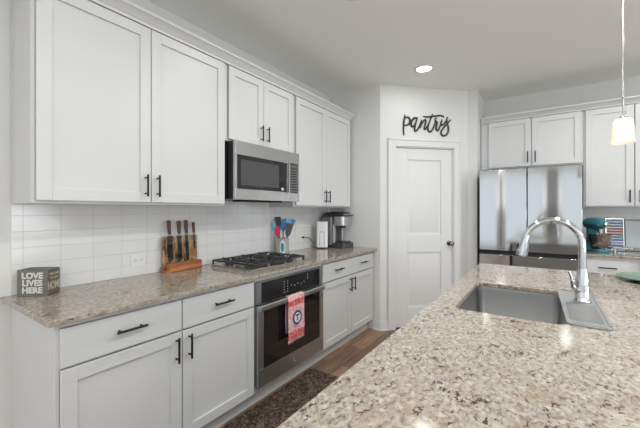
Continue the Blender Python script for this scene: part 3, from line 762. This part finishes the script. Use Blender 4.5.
# ------------------------------------------------------------------ pantry lettering
def stroke(pts): return [ray_diag(395+x/10.667, 105+y/10.667) + Vector((1, -1, 0)).normalized()*0.008 for x, y in pts]
strokes = [
    [(103, 107), (96, 150), (90, 200), (88, 260), (92, 325)],
    [(84, 190), (92, 160), (110, 138), (135, 132), (152, 148), (155, 175), (145, 200), (120, 215), (95, 218)],
    [(120, 218), (150, 205), (165, 195), (180, 160), (205, 138), (228, 145)],
    [(228, 140), (205, 145), (180, 170), (170, 205), (178, 232), (198, 225), (215, 195), (232, 148)],
    [(236, 132), (225, 175), (212, 225), (207, 262), (216, 279), (238, 262), (258, 225), (272, 185)],
    [(280, 160), (272, 195), (265, 235), (262, 247), (275, 215), (295, 178), (318, 158), (326, 172), (318, 210), (308, 245), (314, 262), (330, 248), (348, 215)],
    [(397, 100), (385, 130), (365, 180), (350, 225), (348, 262), (362, 286), (385, 280), (405, 245), (420, 205), (432, 165)],
    [(297, 122), (330, 128), (380, 125), (440, 118), (490, 114), (520, 130)],
    [(440, 140), (424, 158), (430, 175), (445, 185), (438, 225), (435, 255), (448, 275), (462, 262), (478, 225), (492, 180), (498, 158)],
    [(498, 158), (488, 190), (490, 215), (510, 212), (530, 190), (548, 160)],
    [(556, 130), (548, 165), (556, 205), (566, 250), (560, 295), (535, 325), (505, 328), (488, 305), (492, 278), (515, 245), (545, 210), (575, 175), (588, 160)],
]
bm = BM()
for s_ in strokes:
    p = smooth_path(stroke(s_), 5); n_ = len(p)
    tube(bm, p, [0.0095*(0.75+0.35*math.sin(PI*min(1, max(0, i/(n_-1))))) for i in range(n_)], 8)
tag(obj('wall_sign', bm, mat('black_sign_metal', (0.03, 0.028, 0.026), 0.6)), 'black script word sign on the wall above the pantry door', 'sign')

# ------------------------------------------------------------------ small things on the left counter
# letter block
al = math.radians(40)
root = thing('block_sign', 'grey wooden letter block on the left end of the granite counter', 'sign', (-2.040, 0.585, CT+0.0005), al)
obj('block_body', box(BM(), -0.14, 0, 0, 0.088, 0, 0.130), M_wood_sign, root, 0.0015)
bm = BM(); BMf = Matrix.Translation((-0.07, 0, 0)) @ frame((0, 0, 0), (1, 0, 0))
for i, s_ in enumerate(('HERE', 'LIVES', 'LOVE')):
    text(bm, s_, 0.0405, BMf @ Matrix.Translation((0, 0.016+i*0.036, 0.0006)), 0.0005, 0.0016)
obj('lettering', bm, M_letters, root)
BMs = frame((0, 0.044, 0), (0, 1, 0))
obj('side_panel', box(BM(), 0, 0.0015, 0.002, 0.086, 0.002, 0.128), M_wood_sign2, root)
bm = BM(); text(bm, 'HOME', 0.031, BMs @ Matrix.Scale(1.75, 4, (0, 1, 0)) @ Matrix.Translation((0, 0.017, 0.0020)), 0.0005, 0.0006)
text(bm, 'WELCOME', 0.0145, BMs @ Matrix.Translation((0, 0.101, 0.0020)), 0.0005, 0.0002); text(bm, 'TO OUR', 0.0145, BMs @ Matrix.Translation((0, 0.080, 0.0020)), 0.0005, 0.0002)
obj('side_lettering', bm, M_letters2, root)

# knife stand
kr = math.radians(2)
kx_, ky_ = -2.155, 1.395
root = thing('knife_block', 'acacia wood knife stand leaning against the tile backsplash', 'knife block', (kx_, ky_, CT+0.0005), kr)
# local: y along the wall, x out
bm = BM(); box(bm, -0.030, 0.05, -0.152, 0.125, 0, 0.012); box(bm, 0.012, 0.05, -0.130, 0.130, 0.0, 0.060); box(bm, -0.030, 0.0, -0.150, 0.125, 0.01, 0.035)
obj('block_base', bm, M_wood_base, root, 0.002)
obj('back_board', box(BM(), -0.022, -0.004, -0.140, 0.127, 0.012, 0.242), M_wood_board, root, 0.002)
obj('clear_guard', box(BM(), 0.008, 0.0115, -0.140, 0.127, 0.04, 0.246), M_acrylic, root)
ks = [(-0.100, 0.040, 0.180, 0.110, 0.021), (-0.024, 0.033, 0.185, 0.106, 0.020), (0.034, 0.024, 0.190, 0.110, 0.021), (0.097, 0.016, 0.110, 0.092, 0.015)]
ktag = ['wide-bladed knife nearest the outlet', 'second knife from the outlet end', 'third knife from the outlet end', 'short slim knife nearest the cooktop']
for (y, bw, bl, hl_, hw), tx in zip(ks, ktag):
    r_ = thing('knife', 'dark ' + tx + ' in the wooden knife stand', 'knife', (kx_, ky_, CT), kr, 'knives in the wooden stand')
    zt_ = 0.248
    FK = frame((0.001, y, 0), (0, 1, 0))
    tilt = Matrix.Translation((0, zt_, 0)) @ Matrix.Rotation(math.radians(3), 4, 'Z') @ Matrix.Translation((0, -zt_, 0))
    FK = FK @ tilt
    pr = [(-bw/2, zt_), (-bw/2, zt_-bl*0.86), (0.0, zt_-bl), (bw/2, zt_-bl*0.94), (bw/2, zt_)]
    obj('blade', prism(BM(), pr, -0.001, 0.001, FK), M_blade, r_)
    obj('bolster', prism(BM(), rrect(-hw/2, zt_-0.002, hw/2, zt_+0.012, 0.002, 2), -0.006, 0.006, FK), M_steel, r_)
    hp = [(-hw*0.42, zt_+0.012), (hw*0.42, zt_+0.012), (hw*0.5, zt_+hl_*0.45), (hw*0.62, zt_+hl_*0.93), (0, zt_+hl_), (-hw*0.72, zt_+hl_*0.96), (-hw*0.62, zt_+hl_*0.45)]
    obj('knife_handle', prism(BM(), hp, -0.008, 0.008, FK), M_wood_handle, r_, 0.003)

# outlets
def outlet(y, z, label):
    root = thing('wall_outlet', label, 'outlet', (W+0.009, y, z-0.041))
    F = frame((W+0.009, y, z), (0, 1, 0))
    obj('outlet_plate', prism(BM(), rrect(-0.047, -0.041, 0.047, 0.041, 0.004, 3), 0, 0.005, F), M_plate, root, 0.001, world=True)
    for s_ in (-1, 1):
        fc = obj('receptacle', prism(BM(), rrect(s_*0.020-0.015, -0.015, s_*0.020+0.015, 0.015, 0.008, 4), 0.004, 0.0068, F), M_plate, root, world=True)
        bm = BM(); c_ = s_*0.020
        for dy in (-0.006, 0.006): box(bm, c_-0.005, c_+0.004, dy-0.001, dy+0.001, 0.0068, 0.0072, F)
        tube(bm, [F @ Vector((c_+0.009, 0, 0.0068)), F @ Vector((c_+0.009, 0, 0.0072))], 0.002, 8)
        obj('slots', bm, M_dark, fc, world=True)
outlet(1.105, 1.025, 'white wall outlet on the tile left of the knife stand')
outlet(2.845, 1.055, 'white wall outlet behind the black plug by the coffee maker')

# utensil crock
ux, uy = -2.09, 2.415
root = thing('utensil_crock', 'grey utensil crock with a teal leaf mark behind the cooktop', 'crock', (ux, uy, CT+0.0005))
bm = lathe(BM(), [(0.058, 0), (0.062, 0.004), (0.062, 0.150), (0.064, 0.158), (0.060, 0.160), (0.057, 0.155), (0.057, 0.01), (0.01, 0.008)], None, 36)
obj('crock_body', bm, mat('grey_glazed_stoneware', (0.50, 0.49, 0.47), 0.25, 0.4), root)
ang = math.atan2(-uy, -ux)
def leafbm(sx, sz):
    bm = BM(); vs = []
    for i in range(17):
        f = i/16*PI; h = math.sin(f); z = 0.075+sz*(-math.cos(f))
        row = []
        for s_ in (-1, 0, 1):
            a = ang+s_*h*sx; row.append(bm.verts.new((0.0628*math.cos(a), 0.0628*math.sin(a), z)))
        vs.append(row)
    for p, q in zip(vs, vs[1:]):
        for j in (0, 1): bm.faces.new((p[j], p[j+1], q[j+1], q[j]))
    return bm
M_tealp = mat('teal_print', (0.03, 0.22, 0.30), 0.5); M_palep = mat('pale_print', (0.55, 0.68, 0.72), 0.5)
obj('white_patch', leafbm(0.42, 0.068), M_palep, root)
o = obj('leaf_mark', leafbm(0.22, 0.045), M_tealp, root); o.scale = (1.006, 1.006, 1)
# utensils
UM = {'blue': mat('blue_silicone', (0.03, 0.20, 0.42), 0.5), 'navy': mat('navy_silicone', (0.03, 0.05, 0.14), 0.5), 'sky': mat('light_blue_silicone', (0.20, 0.45, 0.62), 0.5), 'red': mat('red_silicone', (0.62, 0.03, 0.08), 0.5),
      'black': M_blackpl, 'grey': mat('dark_grey_nylon', (0.09, 0.09, 0.10), 0.5), 'white': M_plate}
rv = Vector((math.cos(TH), math.sin(TH), 0)); fv = Vector((-math.sin(TH), math.cos(TH), 0))
def utensil(name, label, cat, colr, hcol, off, dep_, lean, h, hw, hh, kind):
    top = rv*(off*0.6+lean) + fv*dep_; rr_ = top.length; p0 = top*(min(0.4*rr_, (0.047-0.45*rr_)/0.55)/rr_); p0.z = 0.012; top.z = h
    r_ = thing(name, label, cat, (ux, uy, CT+0.002), 0)
    d_ = (top-p0).normalized(); neck = top - d_*hh
    obj('utensil_shaft', tube(BM(), [p0, neck+d_*0.01], 0.005, 10), UM[hcol], r_)
    a_ = rv - d_*rv.dot(d_); a_.normalize(); n__ = a_.cross(d_)
    F = Matrix((a_, d_, n__)).transposed().to_4x4(); F.translation = neck
    if kind == 'spoon':
        pr = [(hw*math.sin(2*PI*i/20), hh/2-hh/2*math.cos(2*PI*i/20)) for i in range(20)]
    elif kind == 'turner':
        pr = [(-0.006, 0), (0.006, 0), (hw*0.8, hh*0.3), (hw, hh*0.95), (hw*0.8, hh), (-hw*0.8, hh), (-hw, hh*0.95), (-hw*0.8, hh*0.3)]
    else:
        pr = [(-0.006, 0), (0.006, 0), (hw, hh*0.25), (hw, hh), (-hw*0.6, hh*0.9), (-hw, hh*0.25)]
    obj('utensil_head', prism(BM(), pr, -0.003, 0.003, F), UM[colr], r_, 0.0015)
utensil('spatula', 'light blue spatula leaning leftmost in the utensil crock', 'utensil', 'sky', 'navy', -0.08, 0.015, -0.050, 0.315, 0.022, 0.10, 'spat')
utensil('spoon', 'red silicone spoon at the left of the utensil crock', 'utensil', 'red', 'red', -0.04, -0.035, -0.028, 0.275, 0.026, 0.10, 'spat')
utensil('ladle', 'black utensil standing tallest in the crock', 'utensil', 'black', 'black', -0.03, 0.03, -0.030, 0.360, 0.028, 0.14, 'turner')
utensil('spatula', 'white handled utensil in the middle of the crock', 'utensil', 'white', 'white', -0.01, -0.045, 0.00, 0.21, 0.008, 0.08, 'turner')
utensil('spatula', 'blue spatula upright in the middle of the crock', 'utensil', 'blue', 'black', 0.01, 0.005, 0.002, 0.350, 0.030, 0.13, 'spat')
utensil('spoon', 'light blue spoon in the right half of the crock', 'utensil', 'sky', 'sky', 0.045, 0.022, 0.036, 0.345, 0.022, 0.08, 'spoon')
utensil('spatula', 'blue spatula leaning rightmost behind the grey turner', 'utensil', 'blue', 'black', 0.07, 0.04, 0.060, 0.335, 0.024, 0.09, 'turner')
utensil('turner', 'dark grey turner at the right of the utensil crock', 'utensil', 'grey', 'grey', 0.055, -0.045, 0.045, 0.30, 0.034, 0.14, 'turner')

# white can opener
root = thing('can_opener', 'white upright electric can opener beside the coffee maker', 'appliance', (-2.062, 3.058, CT+0.0005), math.radians(32))
bm = prism(BM(), rrect(-0.062, -0.038, 0.062, 0.038, 0.018, 6), 0.012, 0.300); obj('opener_body', bm, mat('glossy_white_plastic', (0.80, 0.80, 0.80), 0.2), root, 0.006)
obj('opener_foot', prism(BM(), rrect(-0.060, -0.040, 0.060, 0.040, 0.018, 6), 0, 0.013), M_blackpl, root)
ring = [(0.024*math.cos(a), 0, 0.165+0.024*math.sin(a)) for a in [i*PI/10 for i in range(11)]]
pts = [(0.024, -0.0385, 0.03)]+[(x, -0.0385, z) for x, _, z in ring]+[(-0.024, -0.0385, 0.03)]
obj('front_outline', tube(BM(), pts, 0.0035, 8), mat('grey_plastic', (0.30, 0.30, 0.31), 0.4), root)
root = thing('power_cord', 'black power cord with a plug running to the white can opener', 'cord', (W+0.03, 2.90, CT))
F = frame((W+0.016, 2.869, 1.055), (0, 1, 0))
bm = BM(); tube(bm, [F @ Vector((0, 0, 0)), F @ Vector((0, 0, 0.016)), F @ Vector((0, 0, 0.020))], [0.012, 0.011, 0.007], 14); obj('plug', bm, M_blackpl, root, world=True)
pts = smooth_path([(W+0.034, 2.869, 1.055), (W+0.045, 2.91, 1.053), (W+0.05, 2.96, 1.035), (-2.148, 3.000, 0.99), (-2.134, 3.014, 0.985)])
obj('cable', tube(BM(), pts, 0.0048, 8), M_blackpl, root, world=True)

# coffee maker
root = thing('coffee_maker', 'silver and black pod coffee maker in the counter corner', 'coffee maker', (-1.990, 3.288, CT+0.0005), math.radians(-8)); root.scale = (1.10, 1.10, 1.07)
M_silv = mat('silver_plastic', (0.45, 0.45, 0.46), 0.28, 0.7); M_dkpl = mat('charcoal_plastic', (0.055, 0.057, 0.062), 0.32)
# local +x is the front
obj('rear_housing', prism(BM(), rrect(-0.135, -0.085, -0.005, 0.085, 0.03, 6), 0.0, 0.345), M_dkpl, root, 0.003)
bm = prism(BM(), rrect(-0.02, -0.085, 0.125, 0.085, 0.04, 6), 0.235, 0.335); obj('brew_head', bm, M_silv, root, 0.004)
bm = BM(); lid = [(-0.15, 0.333), (-0.14, 0.350), (-0.08, 0.372), (0.0, 0.384), (0.07, 0.378), (0.125, 0.358), (0.135, 0.340), (0.135, 0.333)]
prism(bm, lid, -0.088, 0.088, Matrix(((1, 0, 0, 0), (0, 0, -1, 0), (0, 1, 0, 0), (0, 0, 0, 1)))); obj('lid', bm, M_blackpl, root, 0.006)
bm = BM(); tube(bm, [(0.115, -0.07, 0.345), (0.155, -0.06, 0.352), (0.162, 0, 0.353), (0.155, 0.06, 0.352), (0.115, 0.07, 0.345)], 0.007, 10); obj('lid_handle', bm, M_silv, root)
bm = BM(); prism(bm, rrect(-0.03, -0.088, 0.012, -0.05, 0.008, 4), 0.05, 0.25); prism(bm, rrect(-0.03, 0.05, 0.012, 0.088, 0.008, 4), 0.05, 0.25); obj('side_columns', bm, M_silv, root, 0.002)
obj('drip_base', prism(BM(), rrect(-0.04, -0.098, 0.150, 0.092, 0.04, 6), 0.0, 0.052), M_dkpl, root, 0.004)
obj('drip_tray', prism(BM(), rrect(0.018, -0.070, 0.132, 0.070, 0.028, 6), 0.052, 0.066), M_blackpl, root, 0.002)
obj('nozzle', lathe(BM(), [(0.018, 0.205), (0.03, 0.212), (0.03, 0.237)], Matrix.Translation((0.06, 0, 0)), 20), M_blackpl, root)
obj('water_tank', prism(BM(), rrect(-0.135, -0.122, 0.0, -0.087, 0.015, 5), 0.03, 0.325), mat('smoky_tank_plastic', (0.16, 0.165, 0.17), 0.12), root, 0.003)
bm = BM()
for i in range(3): tube(bm, [(0.085, -0.02+i*0.02, 0.334), (0.085, -0.02+i*0.02, 0.338)], 0.006, 10)
obj('buttons', bm, M_plate, root)

# rug
bm = prism(BM(), rrect(-1.645, 0.35, -0.86, 2.272, 0.03, 4), 0.0005, 0.010)
tag(obj('floor_rug', bm, M_rug, bev=0.003), 'dark brown mottled rug on the wood floor before the oven', 'rug')

# plate on the island
root = thing('serving_platter', 'round green platter on the island under the pendant lamp', 'platter', (0.545, 2.735, CT+0.0005))
bm = lathe(BM(), [(0.09, 0.0), (0.10, 0.004), (0.155, 0.016), (0.178, 0.022), (0.180, 0.025), (0.176, 0.027), (0.150, 0.021), (0.09, 0.011), (0.01, 0.010)], None, 48)
obj('platter_dish', bm, mat('sage_green_glaze', (0.12, 0.21, 0.15), 0.2), root)

# ------------------------------------------------------------------ things on the far counter
root = thing('stand_mixer', 'teal stand mixer with a steel bowl beside the fridge', 'stand mixer', (0.425, 4.44, CT+0.0005), math.radians(-58)); root.scale = (0.86, 0.86, 1.01)
# local +x is the front
bm = prism(BM(), rrect(-0.095, -0.075, 0.165, 0.075, 0.06, 7), 0.0, 0.030); obj('mixer_base', bm, M_teal, root, 0.008)
bm = BM()
rings = []
for z, x0, x1, hy in ((0.025, -0.095, 0.0, 0.062), (0.08, -0.088, -0.015, 0.052), (0.16, -0.085, -0.010, 0.046), (0.215, -0.085, 0.0, 0.048), (0.235, -0.085, 0.01, 0.05)):
    rings.append([bm.verts.new((x, y, z)) for x, y in rrect(x0, -hy, x1, hy, 0.028, 5)])
for a, c in zip(rings, rings[1:]):
    for i in range(len(a)): bm.faces.new((a[i], a[(i+1) % len(a)], c[(i+1) % len(a)], c[i]))
bm.faces.new(rings[0][::-1]); bm.faces.new(rings[-1]); obj('mixer_column', bm, M_teal, root)
pts = [(-0.125+i*0.29/16, 0, 0.285) for i in range(17)]
rad = [max(0.012, 0.062*math.sqrt(max(0, 1-(abs(i-7)/9.3)**3.2)))*(1.0 if i < 9 else 1-0.012*(i-9)) for i in range(17)]
obj('mixer_head', tube(BM(), pts, rad, 28), M_teal, root)
bm = BM(); box(bm, -0.07, 0.13, -0.0625, 0.0625, 0.268, 0.276); obj('trim_band', bm, M_chrome, root, 0.002)
bm = lathe(BM(), [(0.024, 0), (0.024, 0.02), (0.020, 0.022)], Matrix.Translation((0.158, 0, 0.285)) @ Matrix.Rotation(PI/2, 4, 'Y'), 20); obj('attachment_hub', bm, M_chrome, root)
bm = lathe(BM(), [(0.026, 0.19), (0.028, 0.232)], Matrix.Translation((0.085, 0, 0)), 20); tube(bm, [(0.085, 0, 0.10), (0.085, 0, 0.20)], 0.008, 10); obj('beater_shaft', bm, M_chrome, root)
bm = lathe(BM(), [(0.055, 0.0305), (0.058, 0.036), (0.050, 0.042), (0.070, 0.055), (0.095, 0.085), (0.107, 0.125), (0.110, 0.178), (0.113, 0.182), (0.108, 0.182), (0.105, 0.125), (0.093, 0.088), (0.068, 0.060), (0.01, 0.052)], Matrix.Translation((0.085, 0, 0)), 40)
obj('mixer_bowl', bm, mat('bowl_stainless', (0.42, 0.39, 0.37), 0.2, 1.0), root)
bm = lathe(BM(), [(0.011, 0), (0.013, 0.01), (0.004, 0.016)], Matrix.Translation((0.03, -0.055, 0.262)) @ Matrix.Rotation(PI/2, 4, 'X'), 14); obj('speed_knob', bm, M_blackpl, root)

root = thing('striped_print', 'colourful striped board leaning on the tile behind the teal mixer', 'picture', (0.606, 4.66, CT+0.0005))
PM = frame((0.612, 4.64, CT+0.001), (1, 0, 0)) @ Matrix.Rotation(math.radians(-8), 4, 'X')
obj('print_frame', box(BM(), -0.075, 0.078, 0, 0.345, -0.012, 0, PM), M_steel, root, 0.002, world=True)
cols = [(0.05, 0.10, 0.20), (0.13, 0.18, 0.36), (0.30, 0.30, 0.42), (0.10, 0.16, 0.34), (0.05, 0.24, 0.28), (0.20, 0.14, 0.20), (0.34, 0.08, 0.06), (0.30, 0.12, 0.10), (0.16, 0.20, 0.26), (0.06, 0.18, 0.36), (0.28, 0.33, 0.38)]
nb = len(cols)
for i, c_ in enumerate(cols):
    z0_ = 0.010+i*(0.325/nb)
    obj('stripe', box(BM(), -0.066, 0.069, z0_, z0_+0.325/nb-0.004, -0.001, 0.0015, PM), mat('stripe_colour', tuple(q*0.8 for q in c_), 0.4), root, world=True)
root = thing('pale_board', 'pale grey framed board at the right edge behind the silver tray', 'picture', (0.80, 4.66, CT+0.0005))
PM = frame((0.80, 4.64, CT+0.001), (1, 0, 0)) @ Matrix.Rotation(math.radians(-8), 4, 'X')
obj('board_frame', box(BM(), -0.105, 0.135, 0, 0.330, -0.012, 0, PM), M_blackpl, root, 0.001, world=True)
obj('board_face', box(BM(), -0.102, 0.132, 0.003, 0.322, -0.001, 0.002, PM), mat('pale_grey_blue_face', (0.42, 0.46, 0.48), 0.3), root, world=True)
root = thing('silver_tray', 'long low silver tray in front of the striped board', 'tray', (0.80, 4.45, CT+0.0005))
bm = BM(); box(bm, 0.575, 1.03, 4.36, 4.54, CT+0.001, CT+0.004)
obj('tray_base', bm, M_steel, root, world=True)
bm = BM()
for a_, c_ in (((0.575, 4.36), (1.03, 4.36)), ((1.03, 4.36), (1.03, 4.54)), ((1.03, 4.54), (0.575, 4.54)), ((0.575, 4.54), (0.575, 4.36))):
    tube(bm, [(*a_, CT+0.040), (*c_, CT+0.040)], 0.007, 8); tube(bm, [(*a_, CT+0.003), (*a_, CT+0.040)], 0.004, 8)
obj('tray_rail', bm, M_chrome, root, world=True)
bm = lathe(BM(), [(0.03, 0), (0.032, 0.004), (0.062, 0.028), (0.07, 0.034), (0.066, 0.034), (0.03, 0.01), (0.005, 0.008)], Matrix.Translation((0.81, 4.45, CT+0.0045)), 36)
tag(obj('small_bowl', bm, M_plate), 'small white dish on the silver tray at the right edge', 'bowl')
